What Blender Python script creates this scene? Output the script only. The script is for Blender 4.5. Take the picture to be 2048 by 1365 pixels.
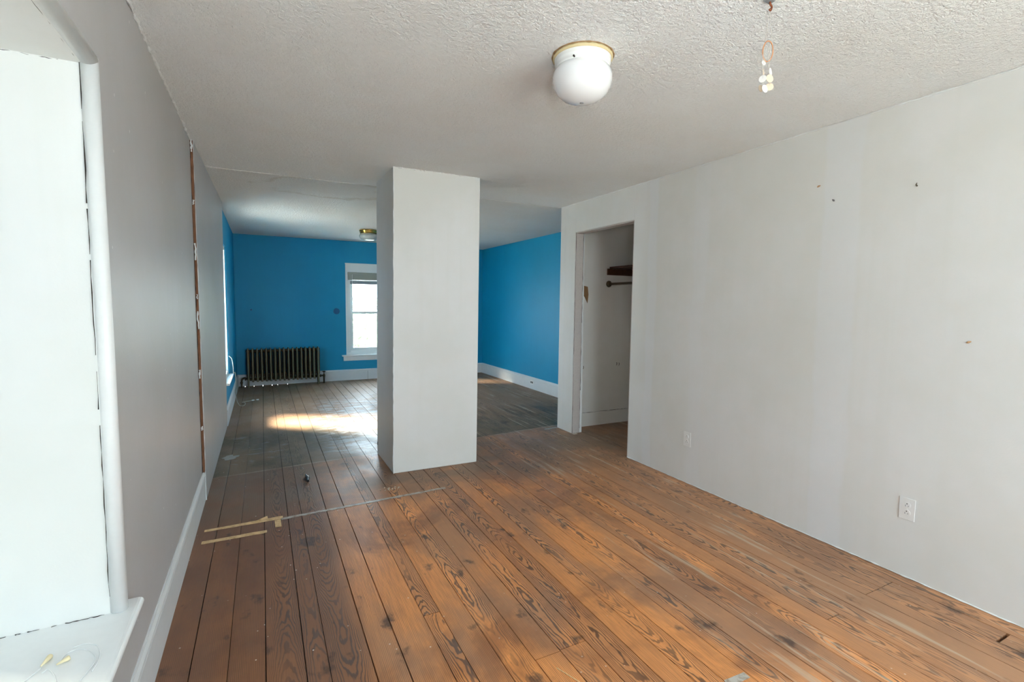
import bpy, bmesh, math, random
from mathutils import Vector, Matrix, noise
random.seed(7)
S = bpy.context.scene
for o in list(bpy.data.objects):
    bpy.data.objects.remove(o, do_unlink=True)
COL = S.collection
PI = math.pi

# ------------------------------------------------------------ camera
F_PX, YAW, PITCH, ROLL, EYE = 976.19, 0.4728, -0.0781, 0.0119, 1.3986
cy_, sy_, cp_, sp_ = math.cos(YAW), math.sin(YAW), math.cos(PITCH), math.sin(PITCH)
fw = Vector((sy_*cp_, cy_*cp_, sp_)); rt = Vector((cy_, -sy_, 0)); up = rt.cross(fw)
r2 = rt*math.cos(ROLL) + up*math.sin(ROLL); u2 = -rt*math.sin(ROLL) + up*math.cos(ROLL)
cd = bpy.data.cameras.new('camera'); cam = bpy.data.objects.new('camera', cd); COL.objects.link(cam)
cam.matrix_world = Matrix(((r2.x, u2.x, -fw.x, 0), (r2.y, u2.y, -fw.y, 0), (r2.z, u2.z, -fw.z, EYE), (0, 0, 0, 1)))
cd.sensor_width = 36; cd.lens = 36*F_PX/2048; cd.clip_start = 0.02; cd.clip_end = 200
S.camera = cam
# ------------------------------------------------------------ world, sun, portals, exposure
W = bpy.data.worlds.new('world'); S.world = W; W.use_nodes = True
wn = W.node_tree.nodes; wl = W.node_tree.links; bg = wn['Background']
tc = wn.new('ShaderNodeTexCoord'); sep = wn.new('ShaderNodeSeparateXYZ'); rmp = wn.new('ShaderNodeValToRGB')
wl.new(tc.outputs['Generated'], sep.inputs[0]); wl.new(sep.outputs['Z'], rmp.inputs[0]); wl.new(rmp.outputs[0], bg.inputs['Color'])
rmp.color_ramp.elements[0].color = (0.80, 0.91, 1.0, 1); rmp.color_ramp.elements[1].color = (0.70, 0.84, 1.0, 1)
bg.inputs['Strength'].default_value = 11.5
sd = bpy.data.lights.new('sun', 'SUN'); sun = bpy.data.objects.new('sun', sd); COL.objects.link(sun)
sd.energy = 40.0; sd.angle = math.radians(17); sd.color = (1.0, 0.86, 0.66)
sun.rotation_euler = Vector((1.0, -0.62, -1.0)).to_track_quat('-Z', 'Y').to_euler()
def portal(name, loc, look, w, h):
    l = bpy.data.lights.new(name, 'AREA'); l.shape = 'RECTANGLE'; l.size = w; l.size_y = h; l.cycles.is_portal = True
    o = bpy.data.objects.new(name, l); COL.objects.link(o); o.location = loc
    o.rotation_euler = Vector(look).to_track_quat('-Z', 'Z').to_euler(); return o
fd = bpy.data.lights.new('flash', 'SPOT'); fl = bpy.data.objects.new('flash', fd); COL.objects.link(fl)
fl.location = (0.12, -0.25, 1.62); fd.energy = 64; fd.spot_size = math.radians(150); fd.spot_blend = 1.0; fd.shadow_soft_size = 0.09; fd.color = (0.86, 0.94, 1.0)
fl.rotation_euler = Vector((0.45, 0.85, 1.6)).to_track_quat('-Z', 'Y').to_euler()
portal('portal', (-0.84, 1.24, 1.26), (1, 0, 0), 1.1, 1.7)
portal('portal', (-0.84, 6.58, 1.26), (1, 0, 0), 0.95, 1.7)
portal('portal', (1.78, 9.38, 1.25), (0, -1, 0), 1.1, 1.75)
portal('portal', (1.05, -1.74, 1.30), (0, 1, 0), 1.1, 1.7)
portal('portal', (2.30, -1.74, 1.30), (0, 1, 0), 1.1, 1.7)
S.view_settings.view_transform = 'Standard'; S.view_settings.look = 'None'
S.view_settings.gamma = 1.0; S.view_settings.use_curve_mapping = False
S.view_settings.exposure = 0.85
S.cycles.max_bounces = 12; S.cycles.diffuse_bounces = 8; S.cycles.glossy_bounces = 3
S.cycles.transparent_max_bounces = 12; S.cycles.sample_clamp_indirect = 8
S.cycles.use_denoising = True

# ------------------------------------------------------------ node helpers
def lin(r, g, b):
    f = lambda c: (c/255/12.92 if c/255 <= 0.04045 else ((c/255+0.055)/1.055)**2.4)
    return (f(r), f(g), f(b), 1)
class NT:
    def __init__(s, name):
        s.m = bpy.data.materials.new(name); s.m.use_nodes = True
        s.t = s.m.node_tree; s.n = s.t.nodes; s.l = s.t.links
        s.b = s.n['Principled BSDF']
    def node(s, typ, **kw):
        n = s.n.new(typ)
        for k, v in kw.items(): setattr(n, k, v)
        return n
    def put(s, sock, v):
        if hasattr(v, 'links') or isinstance(v, bpy.types.NodeSocket): s.l.new(v, sock)
        else: sock.default_value = v
    def math(s, op, a, b=0.0, c=0.0, clamp=False):
        n = s.node('ShaderNodeMath', operation=op, use_clamp=clamp)
        for i, v in enumerate((a, b, c)): s.put(n.inputs[i], v)
        return n.outputs[0]
    def smooth(s, v, a, b, lo=0.0, hi=1.0):
        n = s.node('ShaderNodeMapRange', interpolation_type='SMOOTHSTEP')
        for i, x in enumerate((v, a, b, lo, hi)): s.put(n.inputs[i], x)
        return n.outputs[0]
    def mix(s, f, a, b, blend='MIX'):
        n = s.node('ShaderNodeMix', data_type='RGBA', blend_type=blend)
        s.put(n.inputs[0], f); s.put(n.inputs[6], a); s.put(n.inputs[7], b); return n.outputs[2]
    def xyz(s, x, y, z):
        n = s.node('ShaderNodeCombineXYZ')
        for i, v in enumerate((x, y, z)): s.put(n.inputs[i], v)
        return n.outputs[0]
    def pos(s):
        g = s.node('ShaderNodeNewGeometry'); p = s.node('ShaderNodeSeparateXYZ'); s.l.new(g.outputs['Position'], p.inputs[0])
        return g.outputs['Position'], p.outputs[0], p.outputs[1], p.outputs[2]
    def noise(s, vec, scale, detail=3, rough=0.5, dist=0.0):
        n = s.node('ShaderNodeTexNoise'); s.put(n.inputs['Vector'], vec)
        n.inputs['Scale'].default_value = scale; n.inputs['Detail'].default_value = detail
        n.inputs['Roughness'].default_value = rough; n.inputs['Distortion'].default_value = dist
        return n.outputs[0]
    def bump(s, h, strength, dist, normal=None):
        n = s.node('ShaderNodeBump'); s.put(n.inputs['Height'], h)
        n.inputs['Strength'].default_value = strength; n.inputs['Distance'].default_value = dist
        if normal is not None: s.l.new(normal, n.inputs['Normal'])
        return n.outputs[0]
    def fin(s, col=None, rough=0.6, normal=None, metal=0.0, spec=None):
        if col is not None: s.put(s.b.inputs['Base Color'], col)
        s.put(s.b.inputs['Roughness'], rough); s.b.inputs['Metallic'].default_value = metal
        if spec is not None: s.put(s.b.inputs['Specular IOR Level'], spec)
        if normal is not None: s.l.new(normal, s.b.inputs['Normal'])
        return s.m
def plain(name, col, rough=0.6, metal=0.0, var=0.06, sc=25, bump=0.15):
    k = NT(name); p, x, y, z = k.pos(); n = k.noise(p, sc, 4)
    d = tuple(max(0, c*(1-var*3)) for c in col[:3]) + (1,)
    return k.fin(k.mix(n, col, d), rough, k.bump(n, bump, 0.002), metal)

def paint(name, col, specks=0.0, bands=(), rough=0.55, warm=0.03, bs=0.25, bx='y'):
    k = NT(name); p, x, y, z = k.pos()
    big = k.noise(p, 1.1, 4, 0.6); fine = k.noise(p, 160, 3, 0.6); mid = k.noise(p, 9, 4, 0.6)
    d = (col[0]*0.93, col[1]*0.925, col[2]*(0.92-warm), 1)
    c = k.mix(k.smooth(big, 0.35, 0.7), col, d)
    # vertical roller streaks
    st = k.noise(k.xyz(k.math('MULTIPLY', y, 14.0), k.math('MULTIPLY', x, 14.0), k.math('MULTIPLY', z, 0.5)), 1.0, 3)
    c = k.mix(k.smooth(st, 0.45, 0.75, 0, 0.35), c, d)
    hsum = k.math('MULTIPLY', fine, 0.35)
    hsum = k.math('ADD', hsum, k.math('MULTIPLY', mid, 0.8))
    for (by, w, s) in bands:
        wob = k.math('MULTIPLY', k.math('SUBTRACT', k.noise(p, 2.5, 3), 0.5), 0.10)
        dd = k.math('ABSOLUTE', k.math('SUBTRACT', k.math('ADD', y, wob), by))
        m = k.smooth(dd, w*0.5, w*0.5+0.03, s, 0)
        c = k.mix(m, c, (min(1, col[0]*1.02), min(1, col[1]*1.05), min(1, col[2]*1.12), 1))
        ridge = k.smooth(k.math('ABSOLUTE', k.math('SUBTRACT', y, by)), 0.0, 0.012, 1.0, 0.0)
        hsum = k.math('ADD', hsum, k.math('MULTIPLY', ridge, 0.25))
    if specks:
        v = k.node('ShaderNodeTexVoronoi'); k.l.new(k.xyz(k.math('MULTIPLY', x, 7.0), k.math('MULTIPLY', y, 9.0), k.math('MULTIPLY', z, 5.0)), v.inputs['Vector']); v.inputs['Scale'].default_value = 1.6
        sp = k.smooth(v.outputs['Distance'], 0.03, 0.055, specks, 0)
        c = k.mix(sp, c, lin(235, 235, 232))
        hsum = k.math('ADD', hsum, sp)
    return k.fin(c, rough, k.bump(hsum, bs, 0.004), spec=0.35)

M = {}
M['white_wall'] = paint('white_wall_paint', (0.745, 0.75, 0.745, 1), bands=((3.17, 0.07, 0.3), (2.66, 0.10, 0.18), (1.66, 0.16, 0.3)))
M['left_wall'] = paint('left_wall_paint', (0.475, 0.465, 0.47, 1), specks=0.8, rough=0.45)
M['reveal'] = paint('reveal_paint', (0.78, 0.80, 0.80, 1), bs=0.12)
M['trim'] = plain('white_trim_gloss', (0.80, 0.82, 0.82, 1), 0.32, var=0.02, sc=40, bump=0.1)
M['base'] = plain('baseboard_paint', (0.72, 0.74, 0.75, 1), 0.4, var=0.03, sc=14, bump=0.2)
M['closet'] = paint('closet_wall_paint', (0.86, 0.85, 0.83, 1))
M['blue'] = paint('blue_wall_paint', (0.003, 0.295, 0.53, 1), bs=0.3, rough=0.5, warm=0.0)
M['jamb'] = plain('raw_jamb_paint', lin(196, 188, 184), 0.6, var=0.06, sc=60)
M['dark'] = plain('dark_gap', lin(38, 28, 22), 0.9)
M['vinyl'] = plain('window_vinyl', (0.80, 0.83, 0.82, 1), 0.35, var=0.01)
M['blind'] = plain('blind_slats', lin(164, 166, 154), 0.45, var=0.03)
M['grey_rail'] = plain('blind_rail_grey', lin(140, 146, 150), 0.5)
M['out'] = plain('house_stone', lin(150, 140, 125), 0.9, var=0.12, sc=6)

def ceil_mat(name, col, stain):
    k = NT(name); p, x, y, z = k.pos()
    n1 = k.noise(p, 58, 4, 0.6, 0.5); n2 = k.noise(p, 1.0, 4, 0.55); n3 = k.noise(k.xyz(k.math('MULTIPLY', x, 0.8), k.math('MULTIPLY', y, 5.0), 0.0), 1.0, 3)
    c = k.mix(k.smooth(n2, 0.3, 0.75), col, (col[0]*0.95, col[1]*0.93, col[2]*0.90, 1))
    c = k.mix(k.smooth(n3, 0.4, 0.8, 0, 0.5), c, (col[0]*0.97, col[1]*0.94, col[2]*0.91, 1))
    if stain:
        dx = k.math('DIVIDE', k.math('SUBTRACT', x, 0.55), 0.75); dy = k.math('DIVIDE', k.math('SUBTRACT', y, 4.95), 0.45)
        r = k.math('SQRT', k.math('ADD', k.math('MULTIPLY', dx, dx), k.math('MULTIPLY', dy, dy)))
        r = k.math('ADD', r, k.math('MULTIPLY', k.math('SUBTRACT', k.noise(p, 3.5, 4), 0.5), 0.9))
        ring = k.smooth(k.math('ABSOLUTE', k.math('SUBTRACT', r, 0.8)), 0.0, 0.10, 0.30, 0)
        ring = k.math('MULTIPLY', ring, k.smooth(k.noise(p, 5.0, 3), 0.42, 0.6))
        c = k.mix(ring, c, lin(160, 138, 105))
    h = k.math('ADD', n1, k.math('MULTIPLY', k.noise(p, 240, 2), 0.3))
    return k.fin(c, 0.85, k.bump(h, 0.9, 0.017))
M['ceil_a'] = ceil_mat('stippled_ceiling_warm', (0.85, 0.865, 0.87, 1), False)
M['ceil_b'] = ceil_mat('stippled_ceiling_dimmed', (0.76, 0.755, 0.735, 1), True)  # darker tone paints in the weaker flash light on the far ceiling

def wood():
    k = NT('old_heart_pine'); p, x, y, z = k.pos()
    oi = k.node('ShaderNodeObjectInfo'); rnd = oi.outputs['Random']
    ls = k.node('ShaderNodeSeparateXYZ'); k.l.new(oi.outputs['Location'], ls.inputs[0])
    cs = k.node('ShaderNodeSeparateColor'); k.l.new(oi.outputs['Color'], cs.inputs[0])
    cat, off, tone = cs.outputs[0], cs.outputs[1], cs.outputs[2]
    u = k.math('SUBTRACT', k.math('DIVIDE', k.math('SUBTRACT', x, ls.outputs[0]), 0.12), k.math('SUBTRACT', off, 0.5))
    seed = k.math('MULTIPLY', rnd, 60.0)
    n1 = k.noise(k.xyz(k.math('MULTIPLY', x, 1.2), k.math('MULTIPLY', y, 0.75), seed), 1.0, 1.5)
    wv = k.noise(k.xyz(k.math('MULTIPLY', x, 26.0), k.math('MULTIPLY', y, 7.0), seed), 1.0, 2)
    wv2 = k.noise(k.xyz(k.math('MULTIPLY', x, 70.0), k.math('MULTIPLY', y, 14.0), seed), 1.0, 2)
    u2_ = k.math('MULTIPLY', u, u)
    ringA = k.math('ADD', k.math('MULTIPLY', u2_, 21.0), k.math('MULTIPLY', n1, 34.0))
    ringA = k.math('ADD', ringA, k.math('MULTIPLY', wv, 2.6))
    ringA = k.math('ADD', ringA, k.math('MULTIPLY', wv2, 0.7))
    ringB = k.math('ADD', k.math('MULTIPLY', u, 19.0), k.math('MULTIPLY', n1, 5.0))
    ringB = k.math('ADD', ringB, k.math('MULTIPLY', wv, 0.9))
    def lines(r, lo, hi):
        s1 = k.math('SINE', k.math('MULTIPLY', r, 2*PI))
        return k.smooth(s1, lo, hi)
    la = lines(ringA, 0.05, 0.85); lb = lines(ringB, -0.1, 0.95)
    catm = k.smooth(cat, 0.45, 0.55)
    line = k.math('ADD', k.math('MULTIPLY', la, catm), k.math('MULTIPLY', k.math('MULTIPLY', lb, 0.62), k.math('SUBTRACT', 1.0, catm)))
    fade = k.noise(k.xyz(k.math('MULTIPLY', x, 6.0), k.math('MULTIPLY', y, 1.5), seed), 1.0, 3)
    line = k.math('MULTIPLY', line, k.smooth(fade, 0.30, 0.58, 0.4, 1.0))
    fib = k.noise(k.xyz(k.math('MULTIPLY', x, 260.0), k.math('MULTIPLY', y, 9.0), seed), 1.0, 2)
    # early wood colour
    base = k.mix(tone, lin(234, 154, 86), lin(178, 120, 76))
    base = k.mix(k.smooth(fib, 0.35, 0.7, 0, 0.35), base, lin(120, 76, 46))
    big = k.noise(k.xyz(k.math('MULTIPLY', x, 1.9), k.math('MULTIPLY', y, 1.5), 3.0), 1.0, 5, 0.62, 0.4)
    base = k.mix(k.smooth(big, 0.46, 0.66, 0, 0.68), base, lin(108, 64, 40))
    worn = k.noise(k.xyz(k.math('MULTIPLY', x, 2.6), k.math('MULTIPLY', y, 1.2), 9.0), 1.0, 5, 0.6)
    base = k.mix(k.smooth(worn, 0.42, 0.66, 0, 0.72), base, lin(158, 118, 88))
    # left strip and right strip are browner
    base = k.mix(k.smooth(x, 0.28, 0.42, 0.82, 0), base, lin(104, 70, 50))
    base = k.mix(k.smooth(x, 1.5, 2.8, 0, 0.62), base, lin(160, 120, 88))
    dline = k.mix(k.smooth(worn, 0.4, 0.6), lin(74, 50, 36), lin(72, 62, 58))
    c = k.mix(k.math('MULTIPLY', line, 0.82), base, dline)
    # black spots and smudges
    sm = k.noise(k.xyz(k.math('MULTIPLY', x, 7.5), k.math('MULTIPLY', y, 4.5), 21.0), 1.0, 5, 0.6)
    c = k.mix(k.smooth(sm, 0.60, 0.72, 0, 0.8), c, lin(52, 42, 38))
    # old worn area between the tape line and the former wall
    wob = k.math('MULTIPLY', k.math('SUBTRACT', k.noise(p, 5.0, 4), 0.5), 0.22)
    yw = k.math('ADD', y, wob)
    patch = k.noise(k.xyz(k.math('MULTIPLY', x, 2.2), k.math('MULTIPLY', y, 2.6), 14.0), 1.0, 5, 0.65)
    midz = k.math('MULTIPLY', k.smooth(yw, 3.15, 3.75), k.smooth(patch, 0.34, 0.6, 0.25, 0.85))
    midc = k.mix(k.math('MULTIPLY', line, 0.55), lin(118, 96, 76), lin(72, 56, 46))
    c = k.mix(midz, c, midc)
    # far room : dark greyed boards beyond a hard edge
    edge = k.math('SUBTRACT', k.math('ADD', y, k.math('MULTIPLY', wob, 0.22)), k.math('ADD', 4.41, k.math('MULTIPLY', x, 0.09)))
    far = k.smooth(edge, 0.0, 0.02)
    gn = k.noise(k.xyz(k.math('MULTIPLY', x, 3.0), k.math('MULTIPLY', y, 1.6), 31.0), 1.0, 5, 0.65)
    farc = k.mix(k.smooth(gn, 0.38, 0.62), lin(88, 78, 60), lin(122, 102, 78))
    farc = k.mix(k.math('MULTIPLY', k.smooth(x, 1.4, 2.0), k.smooth(k.math('ADD', y, k.math('MULTIPLY', wob, 2.0)), 5.1, 5.35, 0, 0.8)), farc, k.mix(k.math('MULTIPLY', k.smooth(lscn := k.noise(k.xyz(k.math('MULTIPLY', x, 9.0), k.math('MULTIPLY', y, 1.2), 66.0), 1.0, 5, 0.65), 0.42, 0.6), 1.0), lin(142, 112, 86), lin(84, 66, 54)))
    farc = k.mix(k.math('MULTIPLY', line, 0.5), farc, lin(62, 50, 42))
    redz = k.smooth(k.math('ADD', y, k.math('MULTIPLY', wob, 3.0)), 5.55, 6.0, 0, 0.8)
    farc = k.mix(redz, farc, k.mix(k.math('MULTIPLY', line, 0.8), lin(142, 110, 84), lin(84, 60, 48)))
    dz = k.math('MULTIPLY', k.smooth(gn, 0.52, 0.66), k.smooth(x, 2.2, 2.6))
    farc = k.mix(k.math('MULTIPLY', dz, k.smooth(y, 5.3, 5.0)), farc, lin(48, 42, 42))
    c = k.mix(k.math('MULTIPLY', far, 0.92), c, farc)
    eln = k.math('MULTIPLY', k.smooth(k.math('ABSOLUTE', edge), 0.004, 0.016, 0.7, 0), k.smooth(patch, 0.40, 0.52))
    c = k.mix(eln, c, lin(158, 144, 120))
    # chalky scuffs; the first band also paints in the far window's gloss reflection
    sc = k.noise(k.xyz(k.math('MULTIPLY', x, 5.0), k.math('MULTIPLY', y, 11.0), 5.0), 1.0, 6, 0.72, 0.5)
    inx = k.math('MULTIPLY', k.smooth(x, 0.35, 0.8), k.smooth(x, 1.9, 1.2))
    iny = k.math('MULTIPLY', k.smooth(y, 4.5, 4.7), k.smooth(y, 7.8, 6.2))
    scm = k.math('MULTIPLY', k.math('MULTIPLY', inx, iny), k.smooth(sc, 0.44, 0.62, 0, 0.8))
    c = k.mix(scm, c, lin(172, 176, 176))
    inx2 = k.math('MULTIPLY', k.smooth(x, -0.36, -0.25), k.smooth(x, 0.3, 0.1))
    iny2 = k.math('MULTIPLY', k.smooth(y, 4.5, 4.75), k.smooth(y, 5.9, 5.4))
    c = k.mix(k.math('MULTIPLY', k.math('MULTIPLY', inx2, iny2), k.smooth(sc, 0.55, 0.68, 0, 0.7)), c, lin(150, 150, 146))
    lsc = k.noise(k.xyz(k.math('MULTIPLY', x, 22.0), k.math('MULTIPLY', y, 1.3), 77.0), 1.0, 5, 0.6)
    lm = k.math('MULTIPLY', k.smooth(x, 1.5, 1.9), k.smooth(lsc, 0.56, 0.66, 0, 0.6))
    c = k.mix(lm, c, lin(178, 160, 136))
    # paint drips
    v = k.node('ShaderNodeTexVoronoi'); k.l.new(p, v.inputs['Vector']); v.inputs['Scale'].default_value = 17.0
    dn = k.noise(p, 3.0, 3)
    sp = k.math('MULTIPLY', k.smooth(v.outputs['Distance'], 0.05, 0.075, 1.0, 0), k.smooth(dn, 0.44, 0.56))
    sp = k.math('MULTIPLY', sp, k.smooth(x, 0.35, 0.9, 1.0, 0.4))
    c = k.mix(sp, c, lin(214, 204, 190))
    c = k.mix(1.0, c, (1.22, 1.27, 1.36, 1), 'MULTIPLY')
    rough = k.smooth(worn, 0.3, 0.7, 0.36, 0.58)
    rough = k.math('ADD', rough, k.math('MULTIPLY', far, k.smooth(x, 1.0, 2.0, 0.02, 0.16)))
    h = k.math('ADD', k.math('MULTIPLY', line, 0.35), k.math('MULTIPLY', fib, 0.35))
    h = k.math('ADD', h, k.math('MULTIPLY', sm, 0.4))
    return k.fin(c, rough, k.bump(h, 0.25, 0.003), spec=0.45)
M['wood'] = wood()
M['glass'] = None
def glass():
    m = bpy.data.materials.new('window_glass'); m.use_nodes = True; t = m.node_tree; t.nodes.clear()
    o = t.nodes.new('ShaderNodeOutputMaterial'); mx = t.nodes.new('ShaderNodeMixShader'); tr = t.nodes.new('ShaderNodeBsdfTransparent')
    gl = t.nodes.new('ShaderNodeBsdfGlossy'); gl.inputs['Roughness'].default_value = 0.03; lw = t.nodes.new('ShaderNodeLayerWeight'); lw.inputs[0].default_value = 0.5; fr = t.nodes.new('ShaderNodeMapRange'); pw = t.nodes.new('ShaderNodeMath'); pw.operation = 'POWER'; pw.inputs[1].default_value = 4.0
    t.links.new(lw.outputs['Facing'], pw.inputs[0]); t.links.new(pw.outputs[0], fr.inputs[0]); fr.inputs[3].default_value = 0.03; fr.inputs[4].default_value = 0.7
    tr.inputs[0].default_value = (0.96, 0.98, 0.97, 1)
    t.links.new(fr.outputs[0], mx.inputs[0]); t.links.new(tr.outputs[0], mx.inputs[1]); t.links.new(gl.outputs[0], mx.inputs[2]); t.links.new(mx.outputs[0], o.inputs[0])
    return m
M['glass'] = glass()

# ------------------------------------------------------------ mesh helpers
def obj(name, bm, mat, parent=None, smooth=False, bevel=0.0):
    if isinstance(bm, bpy.types.Mesh): me = bm
    else:
        bmesh.ops.recalc_face_normals(bm, faces=bm.faces)
        me = bpy.data.meshes.new(name); bm.to_mesh(me); bm.free()
        if smooth:
            for f in me.polygons: f.use_smooth = True
        if mat is not None: me.materials.append(mat)
    o = bpy.data.objects.new(name, me); COL.objects.link(o)
    if parent is not None:
        o.parent = parent
        o.matrix_parent_inverse = Matrix.Translation(parent.location).inverted()
    if bevel:
        b = o.modifiers.new('bevel', 'BEVEL'); b.width = bevel; b.segments = 2; b.limit_method = 'ANGLE'
    return o
def NB(): return bmesh.new()
def box(bm, x0, x1, y0, y1, z0, z1):
    v = [bm.verts.new(c) for c in ((x0,y0,z0),(x1,y0,z0),(x1,y1,z0),(x0,y1,z0),(x0,y0,z1),(x1,y0,z1),(x1,y1,z1),(x0,y1,z1))]
    for f in ((0,3,2,1),(4,5,6,7),(0,1,5,4),(1,2,6,5),(2,3,7,6),(3,0,4,7)): bm.faces.new([v[i] for i in f])
    return v
def hexa(bm, pts):
    v = [bm.verts.new(c) for c in pts]
    for f in ((0,3,2,1),(4,5,6,7),(0,1,5,4),(1,2,6,5),(2,3,7,6),(3,0,4,7)): bm.faces.new([v[i] for i in f])
def lathe(bm, prof, seg=32, c=(0,0,0), cap=True):
    rings = []
    for r, z in prof:
        rings.append([bm.verts.new((c[0]+r*math.cos(2*PI*i/seg), c[1]+r*math.sin(2*PI*i/seg), c[2]+z)) for i in range(seg)])
    for a, b in zip(rings, rings[1:]):
        for i in range(seg): bm.faces.new((a[i], a[(i+1)%seg], b[(i+1)%seg], b[i]))
    if cap:
        bm.faces.new(rings[0][::-1]); bm.faces.new(rings[-1])
def tube(bm, pts, rad, seg=8, closed=False):
    pts = [Vector(p) for p in pts]; n = len(pts); rings = []
    up0 = None
    for i, p in enumerate(pts):
        if closed: d = pts[(i+1)%n]-pts[i-1]
        else: d = pts[min(i+1, n-1)]-pts[max(i-1, 0)]
        d.normalize()
        if up0 is None:
            up0 = d.orthogonal().normalized()
        a = (up0-d*up0.dot(d)).normalized(); up0 = a; b = d.cross(a)
        r = rad[i] if isinstance(rad, (list, tuple)) else rad
        rings.append([bm.verts.new(p+(a*math.cos(2*PI*j/seg)+b*math.sin(2*PI*j/seg))*r) for j in range(seg)])
    m = n if closed else n-1
    for i in range(m):
        A, B = rings[i], rings[(i+1)%n]
        for j in range(seg): bm.faces.new((A[j], A[(j+1)%seg], B[(j+1)%seg], B[j]))
    if not closed:
        bm.faces.new(rings[0][::-1]); bm.faces.new(rings[-1])
def spline(pts, k=6):
    P = [Vector(p) for p in pts]; P = [P[0]]+P+[P[-1]]; out = []
    for i in range(1, len(P)-2):
        for j in range(k):
            t = j/k; a, b, c, d = P[i-1], P[i], P[i+1], P[i+2]
            out.append(0.5*((2*b)+(c-a)*t+(2*a-5*b+4*c-d)*t*t+(3*b-a-3*c+d)*t**3))
    out.append(P[-2]); return out
def prism(bm, prof, axis, a0, a1):
    """extrude a closed 2-D profile along an axis ('x': prof=(y,z), 'y': prof=(x,z), 'z': prof=(x,y))"""
    def mk(p, a):
        return {'x': (a, p[0], p[1]), 'y': (p[0], a, p[1]), 'z': (p[0], p[1], a)}[axis]
    A = [bm.verts.new(mk(p, a0)) for p in prof]; B = [bm.verts.new(mk(p, a1)) for p in prof]
    n = len(prof)
    for i in range(n): bm.faces.new((A[i], A[(i+1)%n], B[(i+1)%n], B[i]))
    bm.faces.new(A[::-1]); bm.faces.new(B)
def struct(o, label=None):
    o['kind'] = 'structure'
    if label: o['label'] = label
    return o
def tag(o, label, cat, group=None):
    o['label'] = label; o['category'] = cat
    if group: o['group'] = group
    return o
def thing(name, loc, label, cat, group=None):
    o = bpy.data.objects.new(name, None); o.empty_display_size = 0.05; COL.objects.link(o); o.location = loc
    return tag(o, label, cat, group)
def bead(a, b, r, n, amp=0.5, seg=6, jit=0.002):
    """rough caulk / paint line between two points"""
    a, b = Vector(a), Vector(b); bm = NB(); pts = []; rr = []
    for i in range(n+1):
        t = i/n; p = a.lerp(b, t)
        p += Vector((random.uniform(-jit, jit), random.uniform(-jit, jit), random.uniform(-jit, jit)))
        pts.append(p); rr.append(r*(1-amp+2*amp*random.random()**1.6))
    tube(bm, pts, rr, seg); return bm

H = 2.44
XL, XR, XB, YF, YB = -0.396, 2.94, 3.90, 8.94, -1.30
T = 0.42            # stone wall thickness
YE = 4.60           # line of the former partition

# ------------------------------------------------------------ floor
bm = NB(); box(bm, XL-0.02, XB+0.02, YB-0.02, YF+0.02, -0.12, -0.021)
floor = struct(obj('floor', bm, M['dark']), 'old wide pine plank floor, orange-brown near and grey worn far')
seams = [-0.41, -0.277, -0.150, -0.022, 0.115, 0.196, 0.347, 0.463, 0.606, 0.682, 0.800, 0.920, 1.037, 1.165, 1.298, 1.400, 1.503, 1.613,
         1.730, 1.868, 2.028, 2.120, 2.220, 2.310, 2.432, 2.585, 2.722, 2.832, 2.945, 3.075, 3.19, 3.31, 3.45, 3.56, 3.68, 3.80, 3.91]
joints = {4: [5.32], 8: [2.02], 11: [1.565], 12: [1.571], 25: [1.236], 26: [0.795, 1.236], 22: [1.205]}
GREY = 0.0026
for i, (a, b) in enumerate(zip(seams, seams[1:])):
    js = list(joints.get(i, []))
    if not js: js = [random.choice((4.9, 5.7, 6.6, 3.9, 7.4)) + random.uniform(-.3, .3)] if i % 3 else []
    js = sorted(set(js + ([6.9+random.uniform(-.5, .5)] if i % 2 else [])))
    ys = [YB] + js + [YF]
    for j, (y0, y1) in enumerate(zip(ys, ys[1:])):
        g = random.uniform(0.0011, 0.0020)*(1.9 if i in (0, 3, 6, 12, 18, 24) else 1.0)
        gj = 0.012 if (i == 26 and abs(y0-0.795) < 0.01) else 0.0018
        cx, cy = (a+b)/2, (y0+y1)/2; hw = (b-a)/2-g
        l = (y1-y0)/2; dz = random.uniform(-0.0009, 0.0); c = 0.0005
        bm = NB()
        A = []; ends = (-l+(gj if j else 0), l-0.0015)
        for e in ends:
            A.append([bm.verts.new((xx, e, zz)) for xx, zz in ((-hw, -0.02), (-hw, -c), (-hw+c, 0), (hw-c, 0), (hw, -c), (hw, -0.02))])
        for q in range(6): bm.faces.new((A[0][q], A[0][(q+1)%6], A[1][(q+1)%6], A[1][q]))
        bm.faces.new(A[0][::-1]); bm.faces.new(A[1])
        o = obj('plank', bm, M['wood'], floor); o.location = (cx, cy, dz)
        cat = {3: .9, 4: .8, 5: .85, 2: 0.1, 1: 0.1, 0: 0.1, 6: 0.1, 7: 0.2, 8: .9, 9: .2, 10: .85, 11: .1, 12: .9, 13: .9, 14: .2, 15: .85, 16: 0.2,
               17: .9, 18: .2, 19: .9, 20: .85, 21: .2, 22: .9, 23: .9, 24: .2, 25: .85, 26: .9}.get(i, random.choice((.2, .9)))
        o.color = (cat, random.uniform(0.3, 0.7), random.random(), 1)

# ------------------------------------------------------------ ceiling
bm = NB(); box(bm, XL-T, XR+0.06, YB-T, YE, H, H+0.2); box(bm, XR+0.06, XB+0.1, YB-T, YE, H, H+0.2)
ceiling = struct(obj('ceiling', bm, M['ceil_a']), 'white stippled plaster ceiling of the near room')
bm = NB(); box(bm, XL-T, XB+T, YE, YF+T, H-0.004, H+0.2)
struct(obj('ceiling_far', bm, M['ceil_b']), 'stippled ceiling over the blue room, dimmer light put into its tone, with brown water stain')
bm = NB()
prism(bm, [(-0.03, H+0.001), (0.0, H-0.004), (0.03, H+0.001)], 'x', XL, XR)
r_ = obj('seam_ridge', bm, M['ceil_a'], ceiling); r_.location = (0, 3.9, 0)

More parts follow.
